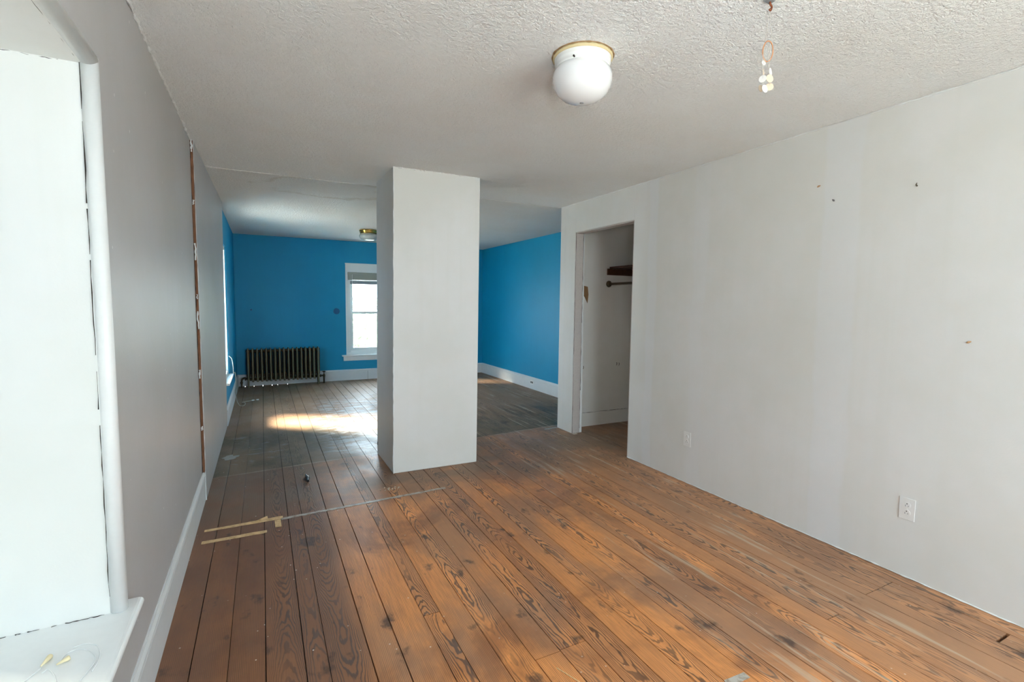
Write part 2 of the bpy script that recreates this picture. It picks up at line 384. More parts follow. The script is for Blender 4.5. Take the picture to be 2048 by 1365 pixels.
# ------------------------------------------------------------ left wall, window recess
def wall_x(name, x0, x1, y0, y1, op, mat, z1=H):
    """slab whose faces are x0,x1 from y0 to y1 with openings (ya,yb,za,zb)"""
    bm = NB(); cur = y0
    for (ya, yb, za, zb) in sorted(op):
        box(bm, x0, x1, cur, ya, 0, z1); box(bm, x0, x1, ya, yb, 0, za); box(bm, x0, x1, ya, yb, zb, z1); cur = yb
    box(bm, x0, x1, cur, y1, 0, z1)
    return struct(obj(name, bm, mat))
def wall_y(name, y0, y1, x0, x1, op, mat, z1=H):
    bm = NB(); cur = x0
    for (xa, xb, za, zb) in sorted(op):
        box(bm, cur, xa, y0, y1, 0, z1); box(bm, xa, xb, y0, y1, 0, za); box(bm, xa, xb, y0, y1, zb, z1); cur = xb
    box(bm, cur, x1, y0, y1, 0, z1)
    return struct(obj(name, bm, mat))
WY0, WY1, WZ0, WZ1 = 0.66, 1.745, 0.475, 2.035
wl_ = wall_x('wall_left', XL-T, XL, YB-T, 3.885, [(WY0-0.012, WY1+0.016, WZ0-0.03, WZ1+0.005)], M['left_wall'])
wl_['label'] = 'grey-white painted left wall with the deep window recess'
# reveal linings (smooth plaster boards, slightly out of plumb)
bm = NB()
hexa(bm, [(XL-T+0.03, WY1-0.004, WZ0), (XL-0.012, WY1+0.004, WZ0), (XL-0.012, WY1+0.02, WZ0), (XL-T+0.03, WY1+0.02, WZ0),
          (XL-T+0.03, WY1-0.012, WZ1), (XL-0.012, WY1-0.012, WZ1), (XL-0.012, WY1+0.02, WZ1), (XL-T+0.03, WY1+0.02, WZ1)])
obj('recess_side', bm, M['reveal'], wl_)
bm = NB(); box(bm, XL-T+0.03, XL-0.012, WY0-0.01, WY0+0.01, WZ0, WZ1); obj('recess_side', bm, M['reveal'], wl_)
bm = NB(); box(bm, XL-T+0.03, XL-0.012, WY0, WY1, WZ1-0.012, WZ1+0.01); obj('recess_head', bm, M['reveal'], wl_)
# round corner bead trim (vertical posts + head)
BR = 0.021
def beadtrim(n, pts):
    bm = NB(); tube(bm, pts, BR, 16); o = struct(obj(n, bm, M['trim'], smooth=True)); return o
TX = XL-0.004
t1 = beadtrim('trim_1', [(TX, WY1+0.012, WZ0+0.002), (TX, WY1+0.010, 1.2), (TX, WY1-0.004, WZ1-0.002)]); t1['label'] = 'white rounded bead trim on the far edge of the near window recess'
t2 = beadtrim('trim_2', [(TX, WY0-0.004, WZ0+0.002), (TX, WY0-0.004, WZ1+0.02)]); t2['label'] = 'white rounded bead trim on the near edge of the near window recess'
t3 = beadtrim('trim_3', [(TX, WY0-0.004, WZ1+0.004), (TX, WY1-0.004, WZ1+0.004)]); t3['label'] = 'white rounded bead trim along the head of the near window recess'
# flat fillet strip beside the bead, cracked dark caulk lines
bm = NB(); hexa(bm, [(XL, WY1+0.032, WZ0), (XL+0.011, WY1+0.032, WZ0), (XL+0.011, WY1+0.042, WZ0), (XL, WY1+0.042, WZ0),
                     (XL, WY1+0.016, WZ1+0.02), (XL+0.011, WY1+0.016, WZ1+0.02), (XL+0.011, WY1+0.026, WZ1+0.02), (XL, WY1+0.026, WZ1+0.02)])
obj('fillet', bm, M['trim'], t1)
def crack(parent, a, b, segs, r=0.0016):
    a, b = Vector(a), Vector(b)
    for t0, t1_ in segs:
        obj('crack', bead(a.lerp(b, t0), a.lerp(b, t1_), r, max(3, int((t1_-t0)*40)), 0.6, 5, 0.0009), M['dark'], parent)
crack(t1, (XL+0.002, WY1+0.031, WZ0), (XL+0.002, WY1+0.015, WZ1), [(0.0, .3), (.34, .55), (.58, 1)], 0.0019)
crack(t1, (XL-0.021, WY1-0.007, WZ0+.01), (XL-0.021, WY1-0.017, WZ1-.01), [(0.03, .36), (.39, .46), (.49, .66), (.67, .75), (.76, .9), (.92, 1)], 0.0010)
crack(t3, (XL-0.021, WY0+.02, WZ1-0.011), (XL-0.021, WY1-.01, WZ1-0.011), [(0, .45), (.5, 1)], 0.0010)
crack(t3, (XL+0.002, WY0+.02, WZ1+0.024), (XL+0.002, WY1+.01, WZ1+0.024), [(.2, .5), (.86, 1)], 0.0018)
crack(t1, (XL-0.34, WY1-0.006, WZ0+0.002), (XL-0.03, WY1-0.0, WZ0+0.002), [(.05, .3), (.36, .40), (.44, .52), (.6, .64), (.7, .98)], 0.0009)
crack(wl_, (XL-T+0.04, WY1-0.010, WZ1-0.014), (XL-0.03, WY1-0.012, WZ1-0.014), [(.1, .9)], 0.0008)
# sill board with rounded nose
def sill(name, x_out, x_nose, y0, y1, z, th, mat, wl=None):
    r = th/2; prof = [(x_out, z), (x_nose-r, z)] + [(x_nose-r+r*math.sin(a), z-r+r*math.cos(a)) for a in (0.5, 1.0, 1.57, 2.1, 2.6)] + [(x_nose-r, z-th), (x_out, z-th)]
    bm = NB(); prism(bm, prof, 'y', y0, y1); return bm

# window builder (double-hung sash) : local plane, axis 'x' (wall runs along y) or 'y'
def sash_window(name, ax, face, inner, a0, a1, z0, z1, label, depth=0.09, mullion=False, blind=False):
    """ax='x': glass plane is at x=face, room side direction inner(+1/-1); a0..a1 along the other axis"""
    root = bpy.data.objects.new(name, None); root.empty_display_size = 0.05; COL.objects.link(root)
    root.location = (face, (a0+a1)/2, z0) if ax == 'x' else ((a0+a1)/2, face, z0)
    struct(root, label)
    def B(bm, d0, d1, p0, p1, q0, q1):
        lo, hi = sorted((face+inner*d0, face+inner*d1))
        if ax == 'x': box(bm, lo, hi, p0, p1, q0, q1)
        else: box(bm, p0, p1, lo, hi, q0, q1)
    f = 0.045; s = 0.045; zm = (z0+z1)/2
    bm = NB()
    B(bm, -0.05, depth/2, a0, a0+f, z0, z1); B(bm, -0.05, depth/2, a1-f, a1, z0, z1)
    B(bm, -0.05, depth/2, a0+f, a1-f, z0, z0+f); B(bm, -0.05, depth/2, a0+f, a1-f, z1-f, z1)
    obj('window_frame', bm, M['vinyl'], root, bevel=0.003)
    for nm, q0, q1, d in (('lower_sash', z0+f, zm+0.02, 0.012), ('upper_sash', zm-0.02, z1-f, -0.022)):
        bm = NB(); A0, A1 = a0+f, a1-f
        B(bm, d-0.013, d+0.013, A0, A0+s, q0, q1); B(bm, d-0.013, d+0.013, A1-s, A1, q0, q1)
        B(bm, d-0.013, d+0.013, A0+s, A1-s, q0, q0+s); B(bm, d-0.013, d+0.013, A0+s, A1-s, q1-0.038, q1)
        so = obj(nm, bm, M['vinyl'], root, bevel=0.002)
        bm = NB(); B(bm, d-0.002, d+0.002, A0+s-0.004, A1-s+0.004, q0+s-0.004, q1-0.034)
        obj('pane', bm, M['glass'], so)
    return root
w1 = sash_window('window_1', 'x', XL-T+0.06, 1, WY0+0.01, WY1-0.01, WZ0, WZ1-0.01, 'white double-hung window deep in the near left recess')
def light_cut():
    m = bpy.data.materials.new('light_cut_sheet'); m.use_nodes = True; t = m.node_tree; t.nodes.clear()
    o = t.nodes.new('ShaderNodeOutputMaterial'); mx = t.nodes.new('ShaderNodeMixShader'); tr = t.nodes.new('ShaderNodeBsdfTransparent'); df = t.nodes.new('ShaderNodeBsdfDiffuse')
    df.inputs[0].default_value = (0.05, 0.05, 0.05, 1); mx.inputs[0].default_value = 0.77
    t.links.new(tr.outputs[0], mx.inputs[1]); t.links.new(df.outputs[0], mx.inputs[2]); t.links.new(mx.outputs[0], o.inputs[0]); return m
bm = NB(); box(bm, XL-T+0.0150, XL-T+0.0154, WY0+0.05, WY1-0.05, WZ0+0.04, WZ1-0.05); obj('light_cut_sheet', bm, light_cut(), w1)  # unseen sheet added to cut the daylight on the recess
bm = sill('s', XL-T+0.03, -0.350, WY0-0.07, 1.812, WZ0, 0.026, M['trim'])
w1s = struct(obj('trim_4', bm, M['trim'], bevel=0.002), 'broad white window sill with rounded nose at the near left window')
bm = NB(); box(bm, XL, XL+0.014, WY0-0.05, 1.795, WZ0-0.085, WZ0-0.026); obj('apron', bm, M['trim'], w1s, bevel=0.002)

# paint chips / caulk along left wall and ceiling
obj('caulk', bead((XL+0.003, 0.3, H-0.003), (XL+0.003, 3.87, H-0.003), 0.006, 130, 0.85, 6, 0.0035), M['ceil_a'], wl_)
# gap with brown lath behind, between the wall and the boxed section
bm = NB(); box(bm, XL-0.05, -0.3815, 3.889, 3.925, 0.205, H)
lath = struct(obj('wall_left_gap', bm, plain('raw_brown_lath', lin(150, 100, 68), 0.8, var=0.25, sc=18), None), 'split showing brown wood between the two left wall sections')
for z0_, z1_ in ((0.5, 0.53), (0.86, 0.92), (1.20, 1.32), (1.40, 1.43), (1.66, 1.77), (2.02, 2.05), (2.36, 2.44)):
    obj('plaster_flake', bead((-0.388, 3.889, z0_), (-0.388, 3.889, z1_), 0.005, 6, 0.4, 6, 0.003), M['trim'], lath)
obj('gap_edge', bead((XL, 3.887, 0.2), (XL, 3.887, H), 0.0028, 60, 0.8, 5, 0.001), M['dark'], lath)
# second section of the left wall : proud of the first, runs to the floor without a baseboard
bm = NB()
hexa(bm, [(XL-T, 3.925, 0), (-0.380, 3.925, 0), (-0.376, 6.15, 0), (XL-T, 6.15, 0), (XL-T, 3.925, H), (-0.381, 3.925, H), (-0.356, 6.15, H), (XL-T, 6.15, H)])
struct(obj('wall_left_panel', bm, M['left_wall']), 'flat grey-white left wall section without baseboard beyond the split')
obj('edge_bead', bead((-0.3815, 3.915, 0.0), (-0.3825, 3.915, H), 0.0035, 60, 0.6, 6, 0.001), M['trim'], bpy.data.objects['wall_left_panel'])

# baseboard, moulded profile facing +X
def base_prof(x, d=1, h=0.2, th=0.016):
    return [(x, 0), (x+d*th, 0), (x+d*th, h-0.045), (x+d*(th-0.004), h-0.043), (x+d*(th-0.004), h-0.037), (x+d*(th+0.002), h-0.034), (x+d*(th+0.001), h-0.022), (x+d*(th-0.006), h-0.010), (x+d*0.004, h-0.001), (x, h)]
bm = NB(); prism(bm, base_prof(XL, 1, 0.205, 0.012), 'y', YB, 3.925); struct(obj('baseboard_left', bm, M['base']), 'white moulded baseboard along the near left wall')

# blue room left wall with window_2
BX = -0.385
V0, V1, VZ0, VZ1 = 6.18, 7.0, 0.475, 2.04
w = wall_x('wall_left_blue', XL-T, BX, 6.15, YF+T, [(V0, V1, VZ0-0.03, VZ1)], M['blue']); w['label'] = 'blue painted left wall of the far room'
sash_window('window_2', 'x', BX-0.085, 1, V0, V1, VZ0, VZ1, 'white window in the blue left wall seen edge-on', depth=0.146)
bm = sill('s', BX-0.06, -0.338, V0-0.02, 7.05, VZ0-0.005, 0.022, M['trim'])
struct(obj('trim_5', bm, M['trim'], bevel=0.002), 'white sill of the window in the blue left wall')
bm = NB(); prism(bm, base_prof(BX, 1, 0.195, 0.016), 'y', 6.15, YF); struct(obj('baseboard_left_far', bm, M['base']), 'white baseboard under the blue left wall')

# far wall with window_3
FX0, FX1, FZ0, FZ1 = 1.300, 2.28, 0.450, 2.052
w = wall_y('wall_far', YF, YF+T, XL-T, XB+T, [(FX0, FX1, FZ0-0.03, FZ1)], M['blue']); w['label'] = 'blue painted far wall with radiator and window'
w3 = sash_window('window_3', 'y', YF+0.06, -1, FX0+0.035, FX1-0.035, FZ0+0.03, 1.90, 'white double-hung window in the blue far wall, blind raised')
bm = NB()
for xa, xb in ((FX0, FX0+0.035), (FX1-0.035, FX1)): box(bm, xa, xb, YF-0.006, YF+0.10, FZ0, FZ1)
box(bm, FX0+0.035, FX1-0.035, YF-0.002, YF+0.1, 1.90, FZ1-0.012); box(bm, FX0-0.004, FX1+0.004, YF-0.014, YF+0.05, FZ1-0.014, FZ1+0.004)
obj('casing', bm, M['vinyl'], w3, bevel=0.002)
bm = NB(); box(bm, FX0+0.035, FX1-0.035, YF+0.02, YF+0.1, FZ0, FZ0+0.032); obj('sill_filler', bm, M['vinyl'], w3)
bm = NB(); box(bm, FX0-0.075, FX1+0.075, YF-0.055, YF+0.03, FZ0-0.024, FZ0); obj('stool', bm, M['trim'], w3, bevel=0.004)
bm = NB(); box(bm, FX0-0.05, FX1+0.05, YF-0.018, YF, FZ0-0.105, FZ0-0.024); obj('apron', bm, M['trim'], w3, bevel=0.003)
bl = thing('window_blind', (1.79, YF-0.01, 1.88), 'raised slatted blind stacked at the top of the far window', 'blind')
bm = NB(); box(bm, FX0+0.04, FX1-0.04, YF-0.010, YF+0.028, 1.855, 1.898); obj('headrail', bm, M['blind'], bl, bevel=0.002)
for i in range(7):
    z = 1.853-i*0.0125
    bm = NB(); v = box(bm, FX0+0.042, FX1-0.042, YF-0.009+(i % 2)*0.002, YF+0.024, z-0.0118, z); obj('slat', bm, M['blind'], bl)
bm = NB(); box(bm, FX0+0.04, FX1-0.04, YF-0.012, YF+0.026, 1.748, 1.764); obj('bottom_rail', bm, M['trim'], bl, bevel=0.002)
bm = NB()
tube(bm, [(FX0+0.115, YF-0.014, 1.86), (FX0+0.113, YF-0.014, 1.2)], 0.0025, 6); obj('tilt_wand', bm, M['vinyl'], bl, smooth=True)
bm = NB(); box(bm, FX0+0.08, FX1-0.08, YF+0.030, YF+0.045, 1.695, 1.76); obj('valance_strip', bm, M['grey_rail'], w3)

prof = [(YF-(p[0]), p[1]) for p in base_prof(0, 1, 0.19, 0.018)]
bm = NB(); prism(bm, prof, 'x', BX, XB); bf = struct(obj('baseboard_far', bm, M['base']), 'white baseboard along the blue far wall')
bm = NB(); box(bm, 1.66, 1.663, YF-0.0195, YF-0.017, 0, 0.15); obj('board_joint', bm, M['dark'], bf)
# right blue wall
bm = NB(); box(bm, XB, XB+T, YE-0.12, YF+T, 0, H); struct(obj('wall_right_blue', bm, M['blue']), 'blue painted right wall of the far room')
bm = NB(); prism(bm, base_prof(XB, -1, 0.195, 0.018), 'y', YE, YF-0.018); struct(obj('baseboard_right', bm, M['base']), 'white moulded baseboard along the blue right wall')

# ------------------------------------------------------------ right wall, closet
D0, D1, DH = 3.405, 4.318, 2.142
bm = NB()
box(bm, XR, XR+0.105, YB-T, D0, 0, H); box(bm, XR, XR+0.105, D0, D1, DH, H); box(bm, XR, XR+0.105, D1, 4.51, 0, H)
wr = struct(obj('wall_right', bm, M['white_wall'], bevel=0.002), 'white patched drywall on the right, with the closet opening')
# closet end partition: white inside, continuous with the wall end
bm = NB(); box(bm, XR, XB, 4.512, YE-0.012, 0, H); struct(obj('wall_closet', bm, M['closet']), 'white side wall inside the closet')
bm = NB(); box(bm, XR-0.0015, XR+0.1, 4.505, YE-0.012, 0, H); obj('wall_end', bm, M['white_wall'], wr, bevel=0.002)
bm = NB(); box(bm, XR-0.003, XR+0.012, YE-0.014, YE-0.008, 0, H); obj('corner_bead', bm, M['trim'], wr)
bm = NB(); box(bm, XR+0.012, XB, YE-0.012, YE, 0, H); struct(obj('wall_closet_back', bm, M['blue']), 'blue outer face of the closet partition')
bm = NB(); box(bm, XB, XB+0.1, 2.9, 4.512, 0, H); struct(obj('wall_closet_rear', bm, M['closet']), 'rear wall of the closet')
bm = NB(); box(bm, XR+0.105, XB, 2.9, 2.98, 0, H); struct(obj('wall_closet_near', bm, M['closet']), 'near side wall of the closet')
dj = bpy.data.objects.new('door_1', None); COL.objects.link(dj); dj.location = (XR+0.05, (D0+D1)/2, 0); struct(dj, 'doorless closet opening with raw painted jambs')
bm = NB(); box(bm, XR+0.004, XR+0.098, D1-0.012, D1, 0, DH); obj('jamb', bm, M['jamb'], dj, bevel=0.001)
bm = NB(); box(bm, XR+0.004, XR+0.098, D0, D0+0.012, 0, DH); obj('jamb', bm, M['jamb'], dj, bevel=0.001)
bm = NB(); box(bm, XR+0.004, XR+0.098, D0+0.012, D1-0.012, DH-0.012, DH); obj('head_jamb', bm, M['jamb'], dj, bevel=0.001)
bm = NB(); hexa(bm, [(XR+0.098, D1-0.010, 0), (XR+0.128, D1-0.010, 0), (XR+0.128, D1+0.02, 0), (XR+0.098, D1+0.02, 0),
                     (XR+0.098, D1-0.012, DH), (XR+0.112, D1-0.012, DH), (XR+0.112, D1+0.02, DH), (XR+0.098, D1+0.02, DH)])
obj('jamb_edge', bm, M['trim'], dj)
crack(dj, (XR+0.096, D1-0.0125, 0.05), (XR+0.096, D1-0.0125, DH-.01), [(0, .16), (.2, .5), (.55, 1)], 0.0018)
crack(dj, (XR+0.004, D1-0.0125, 0.0), (XR+0.004, D1-0.0125, DH), [(0, .3), (.4, 1)], 0.0012)
prof = [(4.512-(p[0]), p[1]) for p in [(0, 0), (0.014, 0), (0.014, 0.145), (0.010, 0.152), (0, 0.152)]]
bm = NB(); prism(bm, prof, 'x', XR+0.13, XB); bc = struct(obj('baseboard_closet', bm, M['closet']), 'plain white baseboard inside the closet')
crack(bc, (XR+0.13, 4.5095, 0.155), (XB, 4.5095, 0.155), [(0, .97)], 0.0016)
# chipped marks on closet wall
wc = bpy.data.objects['wall_closet']
for cx_, cz_ in ((3.19, .69), (3.215, .68), (3.69, .70), (3.725, .695)):
    bm = NB(); tube(bm, [(cx_, 4.5108, cz_-.018), (cx_+0.006, 4.5108, cz_), (cx_, 4.5108, cz_+.016)], 0.003, 5); obj('chip', bm, M['dark'], wc)
bm = NB(); pp = [(3.187, 1.60), (3.252, 1.588), (3.264, 1.50), (3.253, 1.404), (3.215, 1.47), (3.187, 1.50)]
prism(bm, pp, 'y', 4.5095, 4.512)
for f in bm.faces: pass
# profile was given as (x,z) for the y axis
obj('torn_patch', bm, plain('torn_brown_paper', lin(166, 126, 88), 0.8, var=0.08), wc)
wood_dark = plain('dark_stained_wood', lin(92, 50, 26), 0.4, var=0.25, sc=30, bump=0.3)
sh = thing('closet_shelf', (3.72, 3.9, 1.80), 'dark brown wooden shelf high inside the closet', 'shelf')
bm = NB(); box(bm, 3.514, XB-0.01, 4.49, 4.511, 1.728, 1.80); obj('cleat', bm, wood_dark, sh, bevel=0.0015)
bm = NB(); box(bm, 3.545, XB-0.01, 3.03, 4.505, 1.802, 1.822); obj('shelf_board', bm, wood_dark, sh, bevel=0.0015)
rodm = plain('aged_brass_rod', lin(112, 92, 66), 0.35, 0.6, var=0.1)
rd = thing('closet_rod', (3.545, 3.9, 1.63), 'tarnished metal hanging rod with round end flange below the closet shelf', 'rod')
bm = NB(); tube(bm, [(3.545, 3.0, 1.627), (3.545, 4.505, 1.627)], 0.014, 14); obj('rod', bm, rodm, rd, smooth=True)
bm = NB(); tube(bm, [(3.545, 4.490, 1.627), (3.545, 4.500, 1.627), (3.545, 4.511, 1.627)], [0.022, 0.036, 0.038], 20); obj('flange', bm, rodm, rd, smooth=True)
bm = NB(); tube(bm, [(3.545, 4.482, 1.612), (3.545, 4.490, 1.612)], 0.006, 8); obj('screw', bm, M['dark'], rd)

# back wall with two windows (behind the camera)
w = wall_y('wall_back', YB-T, YB, XL-T, XB, [(0.55, 1.55, 0.45, 2.08), (1.80, 2.80, 0.45, 2.08)], M['white_wall']); w['label'] = 'white back wall behind the camera with two windows'
sash_window('window_4', 'y', YB-T+0.08, 1, 0.56, 1.54, 0.46, 2.07, 'white window behind the camera, left one')
sash_window('window_5', 'y', YB-T+0.08, 1, 1.81, 2.79, 0.46, 2.07, 'white window behind the camera, right one')
# caulk at ceiling joints
obj('caulk', bead((XR-0.003, 0.3, H-0.003), (XR-0.003, 4.58, H-0.003), 0.004, 120, 0.7, 6, 0.002), M['trim'], wr)
obj('floor_edge', bead((XR-0.001, 0.3, 0.004), (XR-0.001, D0, 0.004), 0.0035, 110, 0.7, 5, 0.0015), M['trim'], wr)

# ------------------------------------------------------------ chimney column (out of plumb, as the corners read in the photograph)
bm = NB()
cb = [(0.915, 3.880, 0), (1.645, 3.872, 0), (1.650, 4.49, 0), (0.912, 4.485, 0)]
ct = [(0.930, 3.866, H+0.01), (1.655, 3.855, H+0.01), (1.66, 4.48, H+0.01), (0.925, 4.478, H+0.01)]
N_ = 14; ring = []
for i in range(N_+1):
    t = i/N_; rr = []
    for a, b in zip(cb, ct):
        p = Vector(a).lerp(Vector(b), t); rr.append(bm.verts.new(p))
    ring.append(rr)
for a, b in zip(ring, ring[1:]):
    for j in range(4): bm.faces.new((a[j], a[(j+1) % 4], b[(j+1) % 4], b[j]))
bm.faces.new(ring[0][::-1]); bm.faces.new(ring[-1])
colm = struct(obj('wall_column', bm, M['white_wall'], bevel=0.006), 'white boxed chimney column standing between the two rooms')
obj('corner_bead', bead((0.9165, 3.8815, 0), (0.9315, 3.8675, H), 0.0045, 70, 0.5, 6, 0.0012), M['trim'], colm)
obj('caulk', bead((0.93, 3.866, H-.002), (1.655, 3.855, H-.002), 0.0045, 50, 0.9, 6, 0.002), M['ceil_a'], colm)
bm = NB(); box(bm, 0.9095, 0.913, 4.455, 4.47, 0.085, 0.115); obj('nick', bm, M['dark'], colm)
bm = NB(); lathe(bm, [(0.006, 0), (0.005, 0.001)], 8); o = obj('smudge', bm, M['jamb'], colm); o.location = (0, 0, 0)
o.matrix_world = Matrix.Translation((1.311, 3.8665, 2.02)) @ Matrix.Rotation(PI/2, 4, 'X')

# ------------------------------------------------------------ chips and nails on right wall
chip_tan = plain('chip_tan', lin(188, 150, 112), 0.8)
def wallchip(nm, y, z, dy, dz, mat, lab, cat):
    bm = NB(); tube(bm, [(XR-0.001, y-dy, z-dz), (XR-0.003, y-dy*.2, z), (XR-0.001, y+dy, z+dz)], [0.003, 0.0055, 0.0025], 6); return obj(nm, bm, mat, wr)
wallchip('chip', 1.799, 2.105, -0.009, 0.003, chip_tan, '', '')
wallchip('chip', 1.711, 2.008, 0.006, 0.006, plain('chip_grey', lin(120, 120, 122), 0.7), '', '')
wallchip('chip', 1.054, 1.240, -0.008, 0.004, chip_tan, '', '')
nail = NB(); tube(nail, [(XR, 1.308, 2.008), (XR-0.014, 1.306, 2.012), (XR-0.016, 1.302, 2.02)], [0.004, 0.003, 0.002], 6)
tag(obj('nail', nail, plain('rusty_nail', lin(96, 84, 66), 0.6, 0.4)), 'small dark nail sticking out high on the white right wall', 'nail')

# ------------------------------------------------------------ outlets
plate_m = plain('outlet_plastic', (0.80, 0.80, 0.79, 1), 0.35, var=0.01)
def outlet(y, z, label):
    t = thing('wall_outlet', (XR, y, z), label, 'outlet', 'duplex outlets on the white right wall')
    bm = NB(); hexa(bm, [(XR, y-.035, z-.057), (XR-.003, y-.035, z-.057), (XR-.003, y+.035, z-.057), (XR, y+.035, z-.057),
                         (XR, y-.035, z+.057), (XR-.003, y-.035, z+.057), (XR-.003, y+.035, z+.057), (XR, y+.035, z+.057)])
    bmesh.ops.translate(bm, verts=bm.verts, vec=(-0.002, 0, 0)); obj('cover_plate', bm, plate_m, t, bevel=0.002)
    for dz in (-0.0195, 0.0195):
        bm = NB(); tube(bm, [(XR-0.004, y, z+dz), (XR-0.0065, y, z+dz)], 0.0165, 18); r = obj('receptacle', bm, plate_m, t)
        for dy, dd, hh in ((-.0065, -.003, .004), (.0065, -.003, .0045)):
            bm = NB(); box(bm, XR-0.0072, XR-0.006, y+dy-.0012, y+dy+.0012, z+dz+dd-hh, z+dz+dd+hh); obj('slot', bm, M['grey_rail'], r)
        bm = NB(); tube(bm, [(XR-0.006, y, z+dz+.008), (XR-0.0073, y, z+dz+.008)], 0.0026, 8); obj('ground_hole', bm, M['dark'], r)
    bm = NB(); tube(bm, [(XR-0.004, y, z), (XR-0.0062, y, z)], 0.003, 10); obj('screw', bm, plate_m, t)
outlet(1.244, 0.362, 'white duplex outlet low on the right wall, the one nearest the camera')
outlet(2.711, 0.350, 'small white duplex outlet low on the right wall near the closet opening')
t = thing('baseboard_outlet', (XB-0.02, 6.86, 0.11), 'white outlet with dark sockets set in the blue room baseboard', 'outlet')
bm = NB(); box(bm, XB-0.0225, XB-0.018, 6.80, 6.915, 0.075, 0.145); obj('cover_plate', bm, plate_m, t, bevel=0.0015)
for dy in (-.022, .022):
    bm = NB(); box(bm, XB-0.0245, XB-0.022, 6.858+dy-.013, 6.858+dy+.013, 0.096, 0.126); obj('socket', bm, M['dark'], t)
# round cover on far blue wall
bm = NB(); tube(bm, [(1.146, YF, 1.216), (1.146, YF-0.006, 1.216)], 0.052, 26)
tag(obj('wall_cover_disc', bm, plain('darker_blue_paint', (0.004, 0.13, 0.30, 1), 0.5)), 'small round dark blue cover disc on the blue far wall beside the window', 'cover')
bm = NB(); tube(bm, [(-0.17, YF, 1.237), (-0.15, YF-0.004, 1.237)], 0.012, 8)
tag(obj('wall_hook', bm, plain('blue_hook', (0.004, 0.10, 0.25, 1), 0.5)), 'tiny dark stub on the blue far wall above the radiator', 'hook')

# ------------------------------------------------------------ ceiling light, near
fx, fy = 1.235, 1.788
cream = plain('yellowed_gasket', lin(222, 204, 158), 0.6, var=0.06, sc=20)
pan = plain('white_enamel', (0.82, 0.83, 0.81, 1), 0.3, var=0.01)
globe_m = NT('opal_glass'); globe_m.b.inputs['Subsurface Weight'].default_value = 0.25; globe_m.b.inputs['Subsurface Radius'].default_value = (0.05, 0.05, 0.05)
globe_m.b.inputs['Coat Weight'].default_value = 0.6
globe_m = globe_m.fin((0.80, 0.81, 0.82, 1), 0.12)
t = thing('ceiling_light', (fx, fy, H), 'white opal mushroom-shaped ceiling light with yellowed ring, near room', 'ceiling light')
bm = NB(); lathe(bm, [(0.119, 0.0), (0.126, -0.002), (0.1265, -0.010), (0.121, -0.014), (0.112, -0.013)], 56, (fx, fy, H)); obj('gasket_ring', bm, cream, t, smooth=True)
bm = NB(); lathe(bm, [(0.121, -0.004), (0.1195, -0.014), (0.117, -0.024), (0.1185, -0.027), (0.1165, -0.031), (0.113, -0.042), (0.1145, -0.045), (0.112, -0.049), (0.107, -0.062), (0.09, -0.064)], 56, (fx, fy, H)); obj('fitter_pan', bm, pan, t, smooth=True)
bm = NB()
pr = [(0.105, -0.044), (0.110, -0.050), (0.1185, -0.060), (0.1245, -0.074), (0.1265, -0.090), (0.1245, -0.108), (0.117, -0.130), (0.103, -0.151), (0.082, -0.168), (0.056, -0.180), (0.027, -0.1865), (0.004, -0.188)]
lathe(bm, pr, 64, (fx, fy, H)); obj('glass_globe', bm, globe_m, t, smooth=True)
bm = NB(); lathe(bm, [(0.009, -0.1865), (0.0085, -0.190), (0.004, -0.1915)], 16, (fx, fy, H)); obj('finial', bm, M['grey_rail'], t, smooth=True)
aa = math.radians(218); bm = NB(); tube(bm, [(fx+.105*math.cos(aa), fy+.105*math.sin(aa), H-.047), (fx+.122*math.cos(aa), fy+.122*math.sin(aa), H-.047)], [0.0025, 0.004], 8); obj('thumb_screw', bm, M['dark'], t)
# rough paint edge around the gasket
ringpts = [(fx+.129*math.cos(a*2*PI/60), fy+.129*math.sin(a*2*PI/60), H-0.001+random.uniform(-.001, .001)) for a in range(60)]
bm = NB(); tube(bm, ringpts, [0.0022+0.0025*random.random()**2 for _ in ringpts], 6, closed=True); obj('paint_edge', bm, plain('browned_edge', lin(176, 140, 96), 0.7, var=.2, sc=50), t)

# ------------------------------------------------------------ far ceiling light
gx, gy = 1.414, 7.42; HZ = H-0.004
brass = NT('polished_brass').fin(lin(206, 168, 92), 0.22, metal=1.0)
gl2 = NT('grey_ribbed_glass'); p_, x_, y_, z_ = gl2.pos()
wv_ = gl2.noise(gl2.xyz(gl2.math('MULTIPLY', x_, 14.0), gl2.math('MULTIPLY', y_, 14.0), gl2.math('MULTIPLY', z_, 60.0)), 1.0, 3)
gl2.b.inputs['Coat Weight'].default_value = 0.5
gl2 = gl2.fin(gl2.mix(wv_, lin(196, 200, 196), lin(140, 146, 142)), 0.15)
t = thing('ceiling_light', (gx, gy, HZ), 'small brass-rimmed ceiling light with grey glass bowl in the blue room', 'ceiling light')
bm = NB(); lathe(bm, [(0.10, 0), (0.128, -0.002), (0.134, -0.012), (0.130, -0.026), (0.121, -0.032), (0.127, -0.038), (0.122, -0.052), (0.10, -0.056)], 48, (gx, gy, HZ)); obj('brass_rim', bm, brass, t, smooth=True)
bm = NB(); lathe(bm, [(0.10, -0.05), (0.118, -0.058), (0.130, -0.075), (0.133, -0.092), (0.126, -0.115), (0.105, -0.136), (0.07, -0.150), (0.03, -0.157), (0.003, -0.159)], 48, (gx, gy, HZ)); obj('glass_bowl', bm, gl2, t, smooth=True)

